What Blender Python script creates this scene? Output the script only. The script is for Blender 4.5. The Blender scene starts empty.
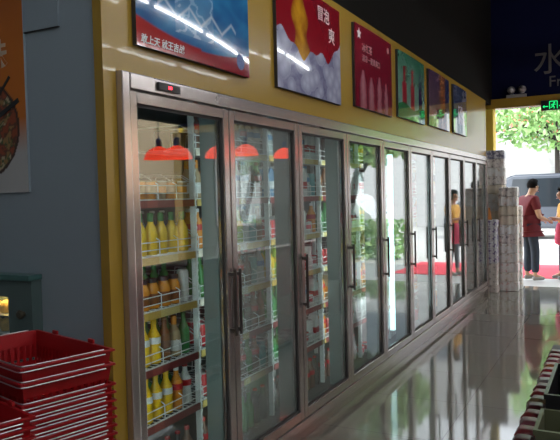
import bpy, bmesh, math, random
from mathutils import Vector, Matrix
random.seed(7)
S = bpy.context.scene
COL = S.collection
PI = math.pi

# ------------------------------------------------------------------ materials
def new_mat(name):
    m = bpy.data.materials.new(name); m.use_nodes = True
    return m, m.node_tree.nodes, m.node_tree.links, m.node_tree.nodes['Principled BSDF']

def mat(name, col, rough=.5, metal=0., coat=0., emit=0., ecol=None, var=0., vscale=8., bump=0., bscale=20., spec=.5, alpha=None, trans=0.):
    m, N, L, P = new_mat(name)
    P.inputs['Base Color'].default_value = (*col, 1)
    P.inputs['Roughness'].default_value = rough
    P.inputs['Metallic'].default_value = metal
    P.inputs['Coat Weight'].default_value = coat
    P.inputs['Coat Roughness'].default_value = .03
    P.inputs['Specular IOR Level'].default_value = spec
    P.inputs['Transmission Weight'].default_value = trans
    if emit:
        P.inputs['Emission Color'].default_value = (*(ecol or col), 1)
        P.inputs['Emission Strength'].default_value = emit
    tc = N.new('ShaderNodeTexCoord')
    if var:
        no = N.new('ShaderNodeTexNoise'); no.inputs['Scale'].default_value = vscale; no.inputs['Detail'].default_value = 4
        L.new(tc.outputs['Object'], no.inputs['Vector'])
        hs = N.new('ShaderNodeHueSaturation'); hs.inputs['Color'].default_value = (*col, 1)
        mr = N.new('ShaderNodeMapRange'); mr.inputs[3].default_value = 1 - var; mr.inputs[4].default_value = 1 + var
        L.new(no.outputs['Fac'], mr.inputs[0]); L.new(mr.outputs[0], hs.inputs['Value']); L.new(hs.outputs[0], P.inputs['Base Color'])
    if bump:
        nb = N.new('ShaderNodeTexNoise'); nb.inputs['Scale'].default_value = bscale; nb.inputs['Detail'].default_value = 2
        L.new(tc.outputs['Object'], nb.inputs['Vector'])
        b = N.new('ShaderNodeBump'); b.inputs['Strength'].default_value = bump; b.inputs['Distance'].default_value = .01
        L.new(nb.outputs['Fac'], b.inputs['Height']); L.new(b.outputs[0], P.inputs['Normal'])
        if coat: L.new(b.outputs[0], P.inputs['Coat Normal'])
    return m

def ramp_mat(name, stops, scale=6., rough=.5, kind='noise', stretch=(1, 1, 1), coat=0.):
    m, N, L, P = new_mat(name)
    tc = N.new('ShaderNodeTexCoord'); mp = N.new('ShaderNodeMapping'); mp.inputs['Scale'].default_value = stretch
    L.new(tc.outputs['Object'], mp.inputs['Vector'])
    if kind == 'noise':
        t = N.new('ShaderNodeTexNoise'); t.inputs['Detail'].default_value = 3; out = t.outputs['Fac']
    else:
        t = N.new('ShaderNodeTexVoronoi'); out = t.outputs['Color']
    t.inputs['Scale'].default_value = scale
    L.new(mp.outputs[0], t.inputs['Vector'])
    r = N.new('ShaderNodeValToRGB'); r.color_ramp.interpolation = 'CONSTANT' if kind != 'noise' else 'LINEAR'
    e = r.color_ramp.elements
    while len(e) < len(stops): e.new(.5)
    for k, (p, c) in enumerate(stops):
        e[k].position = p; e[k].color = (*c, 1)
    L.new(out, r.inputs[0]); L.new(r.outputs[0], P.inputs['Base Color'])
    P.inputs['Roughness'].default_value = rough; P.inputs['Coat Weight'].default_value = coat
    return m

def brick_mat(name, c1, c2, mortar, w, h, rough, msize=.006, axes='XY', coat=0., offset=0., spec=.5):
    m, N, L, P = new_mat(name)
    tc = N.new('ShaderNodeTexCoord'); sp = N.new('ShaderNodeSeparateXYZ'); cb = N.new('ShaderNodeCombineXYZ')
    L.new(tc.outputs['Object'], sp.inputs[0])
    L.new(sp.outputs[axes[0]], cb.inputs[0]); L.new(sp.outputs[axes[1]], cb.inputs[1])
    b = N.new('ShaderNodeTexBrick'); b.offset = offset; b.inputs['Scale'].default_value = 1
    b.inputs['Brick Width'].default_value = w; b.inputs['Row Height'].default_value = h; b.inputs['Mortar Size'].default_value = msize
    b.inputs['Color1'].default_value = (*c1, 1); b.inputs['Color2'].default_value = (*c2, 1); b.inputs['Mortar'].default_value = (*mortar, 1)
    L.new(cb.outputs[0], b.inputs['Vector']); L.new(b.outputs['Color'], P.inputs['Base Color'])
    P.inputs['Roughness'].default_value = rough; P.inputs['Coat Weight'].default_value = coat
    P.inputs['Specular IOR Level'].default_value = spec
    return m

def glass_mat(name, refl=1.6, fog=0.):
    m = bpy.data.materials.new(name); m.use_nodes = True
    N, L = m.node_tree.nodes, m.node_tree.links; N.clear()
    out = N.new('ShaderNodeOutputMaterial'); tr = N.new('ShaderNodeBsdfTransparent'); gl = N.new('ShaderNodeBsdfGlossy')
    tr.inputs[0].default_value = (.93, .97, .95, 1); gl.inputs['Roughness'].default_value = .0
    gl.inputs['Color'].default_value = (1, 1, 1, 1)
    # facing-based Schlick so that both sides of the pane reflect alike
    lw = N.new('ShaderNodeLayerWeight'); lw.inputs['Blend'].default_value = .5
    pw = N.new('ShaderNodeMath'); pw.operation = 'POWER'; pw.inputs[1].default_value = 4
    L.new(lw.outputs['Facing'], pw.inputs[0])
    mr = N.new('ShaderNodeMapRange'); mr.inputs[3].default_value = .045 * refl; mr.inputs[4].default_value = min(1, .62 * refl)
    L.new(pw.outputs[0], mr.inputs[0])
    mx = N.new('ShaderNodeMixShader'); L.new(mr.outputs[0], mx.inputs[0]); L.new(gl.outputs[0], mx.inputs[2])
    if fog:
        df = N.new('ShaderNodeBsdfDiffuse'); df.inputs[0].default_value = (.75, .8, .78, 1)
        tl = N.new('ShaderNodeBsdfTranslucent'); tl.inputs[0].default_value = (.75, .8, .78, 1)
        m1 = N.new('ShaderNodeMixShader'); m1.inputs[0].default_value = .5
        L.new(df.outputs[0], m1.inputs[1]); L.new(tl.outputs[0], m1.inputs[2])
        no = N.new('ShaderNodeTexNoise'); no.inputs['Scale'].default_value = 2.5
        tc = N.new('ShaderNodeTexCoord'); L.new(tc.outputs['Object'], no.inputs['Vector'])
        m3 = N.new('ShaderNodeMapRange'); m3.inputs[1].default_value = .3; m3.inputs[2].default_value = .7
        m3.inputs[3].default_value = fog * .6; m3.inputs[4].default_value = fog * 1.3
        L.new(no.outputs['Fac'], m3.inputs[0])
        m2 = N.new('ShaderNodeMixShader'); L.new(m3.outputs[0], m2.inputs[0])
        L.new(tr.outputs[0], m2.inputs[1]); L.new(m1.outputs[0], m2.inputs[2]); L.new(m2.outputs[0], mx.inputs[1])
    else:
        L.new(tr.outputs[0], mx.inputs[1])
    L.new(mx.outputs[0], out.inputs[0])
    return m

def emit_mat(name, col, strength):
    m = bpy.data.materials.new(name); m.use_nodes = True
    N, L = m.node_tree.nodes, m.node_tree.links; N.clear()
    out = N.new('ShaderNodeOutputMaterial'); e = N.new('ShaderNodeEmission')
    e.inputs[0].default_value = (*col, 1); e.inputs[1].default_value = strength
    L.new(e.outputs[0], out.inputs[0]); return m

def paint_mat(name, rough=.12, coat=.6):
    m, N, L, P = new_mat(name)
    a = N.new('ShaderNodeAttribute'); a.attribute_name = 'art'
    L.new(a.outputs['Color'], P.inputs['Base Color']); P.inputs['Roughness'].default_value = rough
    P.inputs['Coat Weight'].default_value = coat; P.inputs['Coat Roughness'].default_value = .02
    return m

# ------------------------------------------------------------------ geometry
class MB:
    def __init__(s): s.bm = bmesh.new()
    def box(s, x0, x1, y0, y1, z0, z1, bev=0, M=None):
        r = bmesh.ops.create_cube(s.bm, size=1); vs = r['verts']
        for v in vs:
            v.co = Vector((x0 if v.co.x < 0 else x1, y0 if v.co.y < 0 else y1, z0 if v.co.z < 0 else z1))
            if M: v.co = M @ v.co
        if bev:
            es = list({e for v in vs for e in v.link_edges})
            bmesh.ops.bevel(s.bm, geom=es, offset=bev, segments=2, affect='EDGES', profile=.6)
        return s
    def tube(s, pts, r, n=8, closed=False):
        pts = [Vector(p) for p in pts]; k = len(pts); rings = []
        rs = r if isinstance(r, (list, tuple)) else [r] * k
        prev = None
        for i, p in enumerate(pts):
            if closed: d = pts[(i + 1) % k] - pts[i - 1]
            else: d = pts[min(i + 1, k - 1)] - pts[max(i - 1, 0)]
            d.normalize()
            up = prev if prev is not None else (Vector((0, 0, 1)) if abs(d.z) < .9 else Vector((1, 0, 0)))
            a = d.cross(up)
            if a.length < 1e-4: a = d.cross(Vector((1, 0, 0)))
            a.normalize(); b = a.cross(d).normalized(); prev = b
            rings.append([s.bm.verts.new(p + rs[i] * (math.cos(2 * PI * j / n) * a + math.sin(2 * PI * j / n) * b)) for j in range(n)])
        for i in range(k if closed else k - 1):
            A, B = rings[i], rings[(i + 1) % k]
            for j in range(n): s.bm.faces.new((A[j], A[(j + 1) % n], B[(j + 1) % n], B[j]))
        if not closed:
            s.bm.faces.new(rings[0][::-1]); s.bm.faces.new(rings[-1])
        return s
    def lathe(s, prof, n=16, c=(0, 0, 0), cap=True, sx=1., sy=1.):
        rings = [[s.bm.verts.new((c[0] + sx * r * math.cos(2 * PI * j / n), c[1] + sy * r * math.sin(2 * PI * j / n), c[2] + z)) for j in range(n)] for r, z in prof]
        for A, B in zip(rings, rings[1:]):
            for j in range(n): s.bm.faces.new((A[j], A[(j + 1) % n], B[(j + 1) % n], B[j]))
        if cap:
            s.bm.faces.new(rings[0][::-1]); s.bm.faces.new(rings[-1])
        return s
    def prism(s, poly, mapf, d0, d1):
        A = [s.bm.verts.new(mapf(p[0], p[1], d0)) for p in poly]; B = [s.bm.verts.new(mapf(p[0], p[1], d1)) for p in poly]
        n = len(poly); s.bm.faces.new(A[::-1]); s.bm.faces.new(B)
        for j in range(n): s.bm.faces.new((A[j], A[(j + 1) % n], B[(j + 1) % n], B[j]))
        return s
    def hull8(s, P):   # eight corners: bottom four then top four
        v = [s.bm.verts.new(p) for p in P]
        for f in ((3, 2, 1, 0), (4, 5, 6, 7), (0, 1, 5, 4), (1, 2, 6, 5), (2, 3, 7, 6), (3, 0, 4, 7)): s.bm.faces.new([v[i] for i in f])
        return s
    def mesh(s, name, m, smooth=False):
        bmesh.ops.recalc_face_normals(s.bm, faces=s.bm.faces)
        me = bpy.data.meshes.new(name); s.bm.to_mesh(me); s.bm.free()
        me.materials.append(m)
        if smooth: me.polygons.foreach_set('use_smooth', [True] * len(me.polygons)); me.set_sharp_from_angle(angle=math.radians(38))
        return me
    def build(s, name, m, parent=None, smooth=False, loc=(0, 0, 0), rz=0):
        return link(name, s.mesh(name, m, smooth), parent, loc, rz)

def link(name, me, parent=None, loc=(0, 0, 0), rz=0):
    o = bpy.data.objects.new(name, me); COL.objects.link(o)
    o.location = loc; o.rotation_euler = (0, 0, rz)
    if parent: o.parent = parent
    return o

def tag(o, label, cat, group=None, kind=None):
    o['label'] = label; o['category'] = cat
    if group: o['group'] = group
    if kind: o['kind'] = kind
    return o

def thing(name, label, cat, loc=(0, 0, 0), rz=0, group=None):
    return tag(link(name, None, None, loc, rz), label, cat, group)

def struct(o): o['kind'] = 'structure'; return o

def copy_tree(o, parent=None):
    c = o.copy(); COL.objects.link(c)
    if parent: c.parent = parent
    for ch in list(o.children): copy_tree(ch, c)
    return c

def text_mesh(body, size, thick, mapf, m, name, parent=None, align='LEFT', bold=0.):
    cu = bpy.data.curves.new('t', 'FONT'); cu.body = body; cu.size = size; cu.extrude = thick; cu.align_x = align; cu.offset = bold
    o = bpy.data.objects.new('t', cu); COL.objects.link(o)
    bpy.context.view_layer.update()
    me = bpy.data.meshes.new_from_object(o.evaluated_get(bpy.context.evaluated_depsgraph_get()))
    bpy.data.objects.remove(o)
    for v in me.vertices: v.co = mapf(v.co.x, v.co.y, v.co.z + thick)
    me.materials.clear(); me.materials.append(m)
    return link(name, me, parent)

def skin(name, pts, edges, rad, m, parent=None, root=0, sub=2):
    me = bpy.data.meshes.new(name); me.from_pydata([Vector(p) for p in pts], edges, [])
    o = bpy.data.objects.new(name, me); COL.objects.link(o)
    md = o.modifiers.new('s', 'SKIN'); md.use_smooth_shade = True
    for i, v in enumerate(me.skin_vertices[0].data):
        r = rad[i]; v.radius = (r, r) if not isinstance(r, tuple) else r; v.use_root = (i == root)
    sb = o.modifiers.new('d', 'SUBSURF'); sb.levels = sub; sb.render_levels = sub
    bpy.context.view_layer.update()
    m2 = bpy.data.meshes.new_from_object(o.evaluated_get(bpy.context.evaluated_depsgraph_get()))
    bpy.data.objects.remove(o)
    m2.materials.clear(); m2.materials.append(m)
    m2.polygons.foreach_set('use_smooth', [True] * len(m2.polygons))
    return link(name, m2, parent)

# ------------------------------------------------------------------ materials list
M = {}
M['yellow'] = mat('mustard_panel', (.40, .24, .03), .26, coat=.25, bump=.03, bscale=3)
M['greywall'] = mat('grey_paint', (.30, .355, .405), .7, var=.05, vscale=3)
M['darkwall'] = mat('dark_upper_wall', (.0075, .0065, .0055), .9, var=.15, spec=.1)
M['ceil'] = mat('dark_ceiling', (.01, .01, .01), .9, var=.1, spec=.1)
M['navy'] = mat('navy_sign_wall', (.005, .007, .036), .8, var=.1, spec=.1)
M['beigewall'] = brick_mat('beige_brick', (.80, .60, .42), (.74, .54, .37), (.6, .46, .34), .24, .075, .6, axes='YZ', offset=.5)
M['plain'] = mat('plain_wall', (.30, .29, .27), .8, var=.05)
M['floor'] = brick_mat('polished_tile', (.245, .23, .19), (.23, .215, .18), (.17, .155, .135), .8, .8, .055, msize=.004, spec=.6)
M['steel'] = mat('brushed_steel', (.60, .53, .51), .19, .72, var=.05, vscale=30)
M['steel2'] = mat('brushed_steel_frame', (.52, .455, .435), .19, .78, var=.06, vscale=25)
M['black'] = mat('black_plastic', (.015, .015, .017), .35)
M['gasket'] = mat('gasket', (.04, .035, .035), .6)
M['handle'] = mat('dark_handle', (.09, .07, .065), .3, .4)
M['liner'] = mat('cooler_liner', (.045, .05, .05), .6)
M['mullion'] = mat('mullion_grey', (.20, .26, .26), .4)
M['wire'] = mat('white_wire', (.80, .83, .84), .35)
M['upright'] = mat('white_upright', (.85, .9, .9), .4)
M['lamp_on'] = emit_mat('cooler_tube', (.80, .97, 1.), 16.)
M['lamp_mid'] = emit_mat('cooler_tube_mid', (.8, .97, 1.), 6.)
M['lamp_front'] = emit_mat('cooler_tube_front', (.62, .92, 1.), 3.2)
M['lamp_dim'] = emit_mat('cooler_tube_weak', (.8, .95, 1.), 2.5)
M['glass'] = glass_mat('door_glass', 2.0)
M['glass_fog'] = glass_mat('door_glass_misted', 2.0, .19)
M['tube'] = emit_mat('fluorescent', (.93, .98, 1.), 30.)
M['fixture'] = mat('light_batten', (.5, .5, .5), .5)
M['red_led'] = emit_mat('red_led', (1., .03, .05), 5.)
M['white'] = mat('white_print', (.85, .85, .85), .4)
M['print_grey'] = mat('sign_letter_grey', (.13, .12, .12), .5)
M['basket'] = mat('red_plastic', (.36, .005, .008), .35, var=.08)
M['chrome'] = mat('chrome_wire', (.62, .58, .58), .3, 1.)
M['cab'] = mat('grey_green_enamel', (.10, .145, .14), .35, var=.05)
M['cab_top'] = mat('teal_lid', (.07, .16, .15), .3)
M['knob'] = mat('bronze_knob', (.10, .085, .06), .35, .5)
M['exit_green'] = emit_mat('exit_green', (.02, 1., .25), 1.1)
M['asphalt'] = mat('pavement', (.46, .45, .44), .7, var=.08, vscale=2)
M['redmat'] = mat('red_carpet', (.75, .05, .08), .9, var=.1)
M['trunk'] = mat('bark', (.045, .036, .03), .9, var=.3, vscale=6)
M['leaf'] = ramp_mat('leaves', [(.3, (.12, .27, .07)), (.5, (.32, .54, .18)), (.7, (.6, .75, .42))], 1.3, .5)
M['blossom'] = mat('red_blossom', (.85, .22, .16), .6)
M['facade'] = brick_mat('pale_facade', (.48, .47, .47), (.46, .455, .455), (.43, .425, .42), 1.2, .5, .8, axes='XZ', msize=.02)
M['brownwall'] = mat('brown_plinth', (.07, .05, .04), .6, var=.2)
M['pier_sunlit_post'] = mat('yellow_pier', (.85, .60, .06), .6, var=.05)  # pier's own yellow, reused to paint daylight onto the entrance post
M['window_dark'] = mat('dark_window', (.12, .14, .17), .15)
M['van'] = mat('dark_van_paint', (.07, .08, .10), .25, coat=.6)
M['carwhite'] = mat('white_car_paint', (.8, .8, .82), .2, coat=.8)
M['autoglass'] = mat('car_window', (.02, .025, .03), .05)
M['tyre'] = mat('tyre', (.02, .02, .02), .8)
M['blue'] = mat('blue_panel', (.05, .14, .45), .4)
M['skin'] = mat('skin', (.55, .33, .22), .5)
M['hair'] = mat('black_hair', (.008, .007, .007), .9, spec=.1)
M['shirt_red'] = mat('dark_red_shirt', (.14, .009, .016), .8, var=.15, vscale=12)
M['jeans'] = mat('blue_jeans', (.03, .042, .065), .8, var=.25, vscale=14)
M['shoe'] = mat('grey_shoe', (.30, .29, .28), .6)
M['top_yellow'] = mat('yellow_top', (.75, .42, .08), .8, var=.1)
M['apron_pink'] = mat('pink_red_apron', (.80, .09, .19), .75, var=.1)
M['tights'] = mat('grey_tights', (.16, .17, .19), .8)
M['orange_pack'] = mat('orange_wrap', (.75, .28, .04), .4)
M['shade'] = mat('red_shade', (.55, .02, .015), .3, emit=2.8, ecol=(1., .075, .03))
M['shade_cap'] = mat('blue_lamp_socket', (.05, .10, .32), .4)
M['bulb'] = emit_mat('bulb', (1., .55, .25), 12.)
M['cord'] = mat('cord', (.03, .05, .12), .5)
M['counter'] = mat('counter_red_cloth', (.25, .03, .03), .7, var=.1)
M['pallet'] = mat('dark_board', (.05, .045, .04), .6)
M['green_tray'] = mat('pale_green_crate', (.13, .135, .075), .4)
M['emerg'] = mat('emergency_lamp_body', (.32, .30, .30), .4)
M['emerg_lens'] = mat('emergency_lens', (.5, .5, .52), .08, spec=.8)

# ------------------------------------------------------------------ setting
Y0, PITCH, ND = 2.046, .819, 10
YE = Y0 + ND * PITCH            # 10.236
HT = 2.083                      # top of the steel frame
YW = 11.05                      # entrance wall
struct(MB().box(-3, 6.3, -4, 11.2, -.1, 0).build('floor', M['floor']))
struct(MB().box(-3, 6.3, -4, 11.4, 5.2, 5.3).build('ceiling', M['ceil']))
struct(MB().box(-3, -.036, 1.985, 2.045, 1.2285, 5.2).box(-3, -1.2005, 1.985, 2.045, 0, 1.2285).box(-.3995, -.036, 1.985, 2.045, 0, 1.2285).build('wall_left', M['greywall']))
struct(MB().box(-.12, -.03, 2.046, 11.05, 2.95, 5.2).build('wall_top', M['darkwall']))
struct(MB().box(-.30, -.245, 10.24, 11.05, 0, 2.949).build('wall_end', M['plain']))
struct(MB().box(-1.2, -1.1, 2.046, 11.2, 0, 2.95).build('wall_cooler_back', M['plain']))
struct(MB().box(-1.1, -.13, 2.05, 10.95, 2.95, 3.0).build('trim_9', M['darkwall']))
far = MB().box(-.9, 6.3, YW, 11.25, 3.04, 5.2)
struct(far.build('wall_far', M['navy']))
wf = MB().box(2.75, 4.35, YW, YW + .12, 0, 2.883).box(5.45, 5.9, YW, YW + .12, 0, 2.883).box(4.35, 5.45, YW, YW + .12, 0, 1.0).box(4.35, 5.45, YW, YW + .12, 2.35, 2.883)
struct(wf.build('wall_front', M['plain']))
wn_ = MB().box(4.352, 5.448, YW + .03, YW + .08, 1.002, 1.05).box(4.352, 5.448, YW + .03, YW + .08, 2.30, 2.348).box(4.352, 4.40, YW + .03, YW + .08, 1.05, 2.30).box(5.40, 5.448, YW + .03, YW + .08, 1.05, 2.30).box(4.88, 4.92, YW + .03, YW + .08, 1.05, 2.30)
wn_ = struct(wn_.build('window_1', M['steel2']))
MB().box(4.40, 5.40, YW + .052, YW + .058, 1.05, 2.30).build('window_glass', M['glass'], wn_)
struct(MB().box(6.1, 6.3, -4, 8.2, 0, 3.1).build('wall_right', M['plain']))
struct(MB().box(6.1, 6.3, -4, YW, 3.1, 5.2).build('wall_right_upper', M['darkwall']))
struct(MB().box(-3, 6.3, -4.2, -4, 0, 5.2).build('wall_back', M['plain']))
struct(MB().box(-3.2, -3, -4.2, 2.05, 0, 5.2).build('wall_near_left', M['greywall']))
# mustard surround: fascia over the cooler, corner strip, entrance header and posts
fa = MB().box(-.045, 0, 1.970, 10.29, HT + .002, 2.94).box(-.045, 0, 1.970, Y0 - .002, 0, HT + .002)
struct(fa.build('trim_1', M['yellow']))
struct(MB().box(-.24, 6.1, 10.955, YW + .12, 2.885, 3.035).build('trim_2', M['yellow']))
struct(MB().box(-.19, 0, 10.955, YW + .16, 0, 2.884, .01).build('trim_3', M['pier_sunlit_post']))  # daylight on this post is put into its brighter yellow
struct(MB().box(5.9, 6.1, 10.6, YW + .06, 0, 2.884, .01).build('trim_4', M['yellow']))
struct(MB().box(-.39, -.095, 1.968, 1.984, 0, .1).build('baseboard_left', M['plain']))

# ------------------------------------------------------------------ the glass door cooler bank
cooler = thing('glass_door_refrigerator', 'long steel refrigerator bank with ten glass doors under the mustard fascia', 'refrigerator', (0, Y0, 0))
def cp(mb, name, m, parent=None, smooth=False):
    o = mb.build(name, m, parent or cooler, smooth)
    if parent is None or parent == cooler:
        o.location = (0, -Y0, 0)
    return o
fr = MB()
fr.box(-.07, .03, Y0, Y0 + .05, 0, HT, .006)
fr.box(-.07, .03, YE - .05, YE, 0, HT, .006)
fr.box(-.07, .03, Y0 + .05, YE - .05, 2.018, HT, .006)
fr.box(-.07, .022, Y0 + .05, YE - .05, .075, .135, .006)
cp(fr, 'frame', M['steel'])
cp(MB().box(-.07, -.005, Y0 + .05, YE - .05, 0, .074), 'kick_plate', M['steel2'])
ln = MB()
ln.box(-.86, -.83, Y0 + .01, YE - .01, .06, 2.05)
ln.box(-.83, -.075, Y0 + .01, YE - .01, 2.02, 2.05)
ln.box(-.83, -.075, Y0 + .01, YE - .01, .06, .13)
ln.box(-.83, -.075, Y0 + .01, Y0 + .03, .13, 2.02)
ln.box(-.83, -.075, YE - .03, YE - .01, .13, 2.02)
cp(ln, 'liner', M['liner'])
dsp = cp(MB().box(.03, .042, 2.268, 2.425, 2.031, 2.066, .004), 'temperature_display', M['black']); dsp['label'] = 'small black temperature display'
led = MB().box(.042, .0425, 2.335, 2.36, 2.042, 2.055).build('red_indicator', M['red_led'], dsp); led['label'] = 'glowing red indicator'

SH_Z = [.47, .745, 1.02, 1.285, 1.56, 1.83]
def door(i):
    a, b = Y0 + i * PITCH, Y0 + (i + 1) * PITCH
    if i == 0: a += .048
    if i == ND - 1: b -= .048
    a += .004; b -= .004
    z0, z1, w = .142, 2.012, .05
    d = MB()
    d.box(-.028, .02, a, a + w, z0, z1, .005); d.box(-.028, .02, b - w, b, z0, z1, .005)
    d.box(-.028, .02, a + w, b - w, z0, z0 + w + .008, .005); d.box(-.028, .02, a + w, b - w, z1 - w, z1, .005)
    D = cp(d, 'door', M['steel2'])
    P = MB().box(-.012, -.004, a + w - .005, b - w + .005, z0 + w, z1 - w + .005).build('glass_pane', M['glass_fog'] if i == 1 else M['glass'], D)
    if i == 1: P['label'] = 'misted glass pane'
    g = MB()
    for (p, q, r, s) in ((a + w, a + w + .012, z0 + w + .008, z1 - w), (b - w - .012, b - w, z0 + w + .008, z1 - w), (a + w, b - w, z0 + w + .008, z0 + w + .02), (a + w, b - w, z1 - w - .012, z1 - w)):
        g.box(-.003, .004, p, q, r, s)
    g.build('gasket', M['gasket'], D)
    hy = (b - .02) if i == 0 else (a + .022)
    h = MB()
    h.tube([(.046, hy, .846), (.046, hy, 1.19)], .0088, 8)
    for z in (.872, 1.164): h.box(.02, .05, hy - .010, hy + .010, z - .010, z + .010, .003)
    h.build('handle', M['handle'], D, True)
for i in range(ND): door(i)

lit = {0: 'lamp_on', 1: 'lamp_mid', 2: 'lamp_on', 3: 'lamp_on', 4: 'lamp_on', 5: 'lamp_front', 6: 'lamp_dim', 7: 'lamp_dim', 8: 'lamp_dim', 9: 'lamp_dim', 10: None}
for k in range(ND + 1):
    y = Y0 + k * PITCH
    if k == 0: y += .06
    if k == ND: y -= .06
    if 0 < k < ND:
        mu = cp(MB().box(-.148, -.05, y - .028, y + .028, .131, 2.018, .004), 'mullion', M['mullion'])
    if lit.get(k):
        lx, ly, lr = (-.185, y, .027) if k == 5 else (-.10, y + .046, .0125)
        la = cp(MB().tube([(lx, ly, .22), (lx, ly, 1.94)], lr, 10), 'lamp_tube', M[lit[k]], None, True)
        la['label'] = 'glowing white lamp tube'
        for z in (.203, 1.941): MB().box(lx - lr, lx + lr, ly - lr, ly + lr, z, z + .016).build('lamp_socket', M['fixture'], la)
for k in range(ND + 1):
    y = min(max(Y0 + k * PITCH, Y0 + .045), YE - .045)
    u = MB()
    u.box(-.235, -.205, y - .008, y + .008, .131, 2.018); u.box(-.66, -.63, y - .008, y + .008, .131, 2.018)
    for q in range(48):
        z = .18 + q * .038
        u.box(-.2045, -.202, y - .0085, y + .0085, z, z + .014)
    cp(u, 'shelf_upright', M['upright'])

def rail_mat(name, cols):
    m, N, L, P = new_mat(name)
    tc = N.new('ShaderNodeTexCoord'); sp = N.new('ShaderNodeSeparateXYZ'); L.new(tc.outputs['Object'], sp.inputs[0])
    mu = N.new('ShaderNodeMath'); mu.operation = 'MULTIPLY'; mu.inputs[1].default_value = 13.; L.new(sp.outputs['Y'], mu.inputs[0])
    fl = N.new('ShaderNodeMath'); fl.operation = 'FLOOR'; L.new(mu.outputs[0], fl.inputs[0])
    wn = N.new('ShaderNodeTexWhiteNoise'); wn.noise_dimensions = '1D'; L.new(fl.outputs[0], wn.inputs['W'])
    r = N.new('ShaderNodeValToRGB'); r.color_ramp.interpolation = 'CONSTANT'; e = r.color_ramp.elements
    while len(e) < len(cols): e.new(.5)
    for k, (p, c) in enumerate(cols): e[k].position = p; e[k].color = (*c, 1)
    L.new(wn.outputs['Value'], r.inputs[0]); L.new(r.outputs[0], P.inputs['Base Color']); P.inputs['Roughness'].default_value = .4
    return m
M['rail_yellow'] = rail_mat('price_rail_yellow', [(0, (.62, .50, .20)), (.45, (.55, .36, .08)), (.7, (.7, .66, .55)), (.9, (.4, .10, .06))])
M['rail_red'] = rail_mat('price_rail_red', [(0, (.22, .03, .03)), (.6, (.30, .05, .04)), (.8, (.5, .38, .10)), (.93, (.6, .55, .45))])
def shelf(i, j):
    a, b = Y0 + i * PITCH + (.05 if i == 0 else .012), Y0 + (i + 1) * PITCH - (.05 if i == ND - 1 else .012)
    z = SH_Z[j]
    s = MB()
    s.tube([(-.21, a, z - .004), (-.21, b, z - .004)], .004, 6); s.tube([(-.62, a, z - .004), (-.62, b, z - .004)], .004, 6); s.tube([(-.42, a, z - .008), (-.42, b, z - .008)], .004, 6)
    n = 20
    for q in range(n):
        y = a + .01 + (b - a - .02) * q / (n - 1)
        s.tube([(-.625, y, z - .0025), (-.205, y, z - .0025)], .0022, 4)
    SH = cp(s, 'shelf', M['wire'])
    MB().box(-.204, -.199, a, b, z - .042, z - .006).build('price_rail', M['rail_red' if j in (0, 1, 4) else 'rail_yellow'], SH)
    f = MB()
    for h, x in ((.028, -.203), (.066, -.203)): f.tube([(x, a, z + h), (x, b, z + h)], .0026, 6)
    k = 5
    for q in range(k + 1):
        y = a + .004 + (b - a - .008) * q / k
        f.tube([(-.203, y, z - .002), (-.203, y, z + .072), (-.30, y, z + .125), (-.60, y, z + .125), (-.61, y, z)], .0026, 6)
    f.build('wire_fence', M['wire'], SH, True)
for i in range(ND):
    for j in range(5 if i == 0 else 6): shelf(i, j)

# ------------------------------------------------------------------ goods in the cooler
def drink(name, col, rough=.25, coat=.3): return mat(name, col, rough, coat=coat)
G = {k: drink('goods_' + k, c) for k, c in dict(
    yellow=(.88, .55, .01), orange=(.75, .27, .015), amber=(.22, .08, .02), cream=(.42, .30, .16), green=(.03, .22, .05), lime=(.35, .50, .05),
    red=(.50, .015, .02), pink=(.65, .12, .16), white=(.75, .76, .75), blue=(.06, .24, .45), teal=(.10, .35, .38), dark=(.035, .03, .03), brown=(.16, .08, .05),
    clear=(.45, .52, .52), silver=(.5, .5, .5), purple=(.16, .06, .28)).items()}
NOUN = dict(yellow='yellow', orange='orange', amber='amber', cream='cream', green='green', lime='lime', red='red', pink='pink', white='white', blue='blue', teal='teal', dark='dark', brown='brown', clear='clear', silver='silver', purple='purple')
PROF = {
    'juice': ([(.028, 0), (.034, .004), (.0345, .10), (.031, .125), (.016, .155), (.0145, .185)], (.0158, .163, .208), (.0352, .03, .085)),
    'soda': ([(.027, 0), (.033, .005), (.034, .05), (.031, .075), (.034, .10), (.033, .135), (.014, .175), (.013, .20)], (.015, .198, .218), (.0347, .10, .132)),
    'beer': ([(.029, 0), (.031, .004), (.031, .12), (.024, .145), (.0135, .165), (.0125, .205)], (.0145, .203, .215), (.0316, .04, .10)),
    'squat': ([(.030, 0), (.036, .004), (.037, .09), (.030, .112), (.024, .12), (.024, .13)], (.028, .128, .150), (.0378, .02, .075)),
    'can': ([(.026, 0), (.032, .008), (.032, .108), (.027, .120)], (.0275, .1195, .1235), None),
    'tallcan': ([(.026, 0), (.032, .008), (.032, .15), (.027, .164)], (.0275, .1635, .1675), None),
    'tub': ([(.027, 0), (.029, .003), (.036, .085)], (.038, .084, .092), (.0345, .03, .07)),
}
KIND = dict(juice=('juice_bottle', 'bottle', 'juice bottle'), soda=('soda_bottle', 'bottle', 'soda bottle'), beer=('beer_bottle', 'bottle', 'long-necked bottle'), squat=('drink_jar', 'jar', 'squat jar'),
            can=('drink_can', 'can', 'drink can'), tallcan=('tall_can', 'can', 'tall can'), tub=('yogurt_tub', 'tub', 'yogurt tub'), carton=('milk_carton', 'carton', 'milk carton'))
MC = {}
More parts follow.
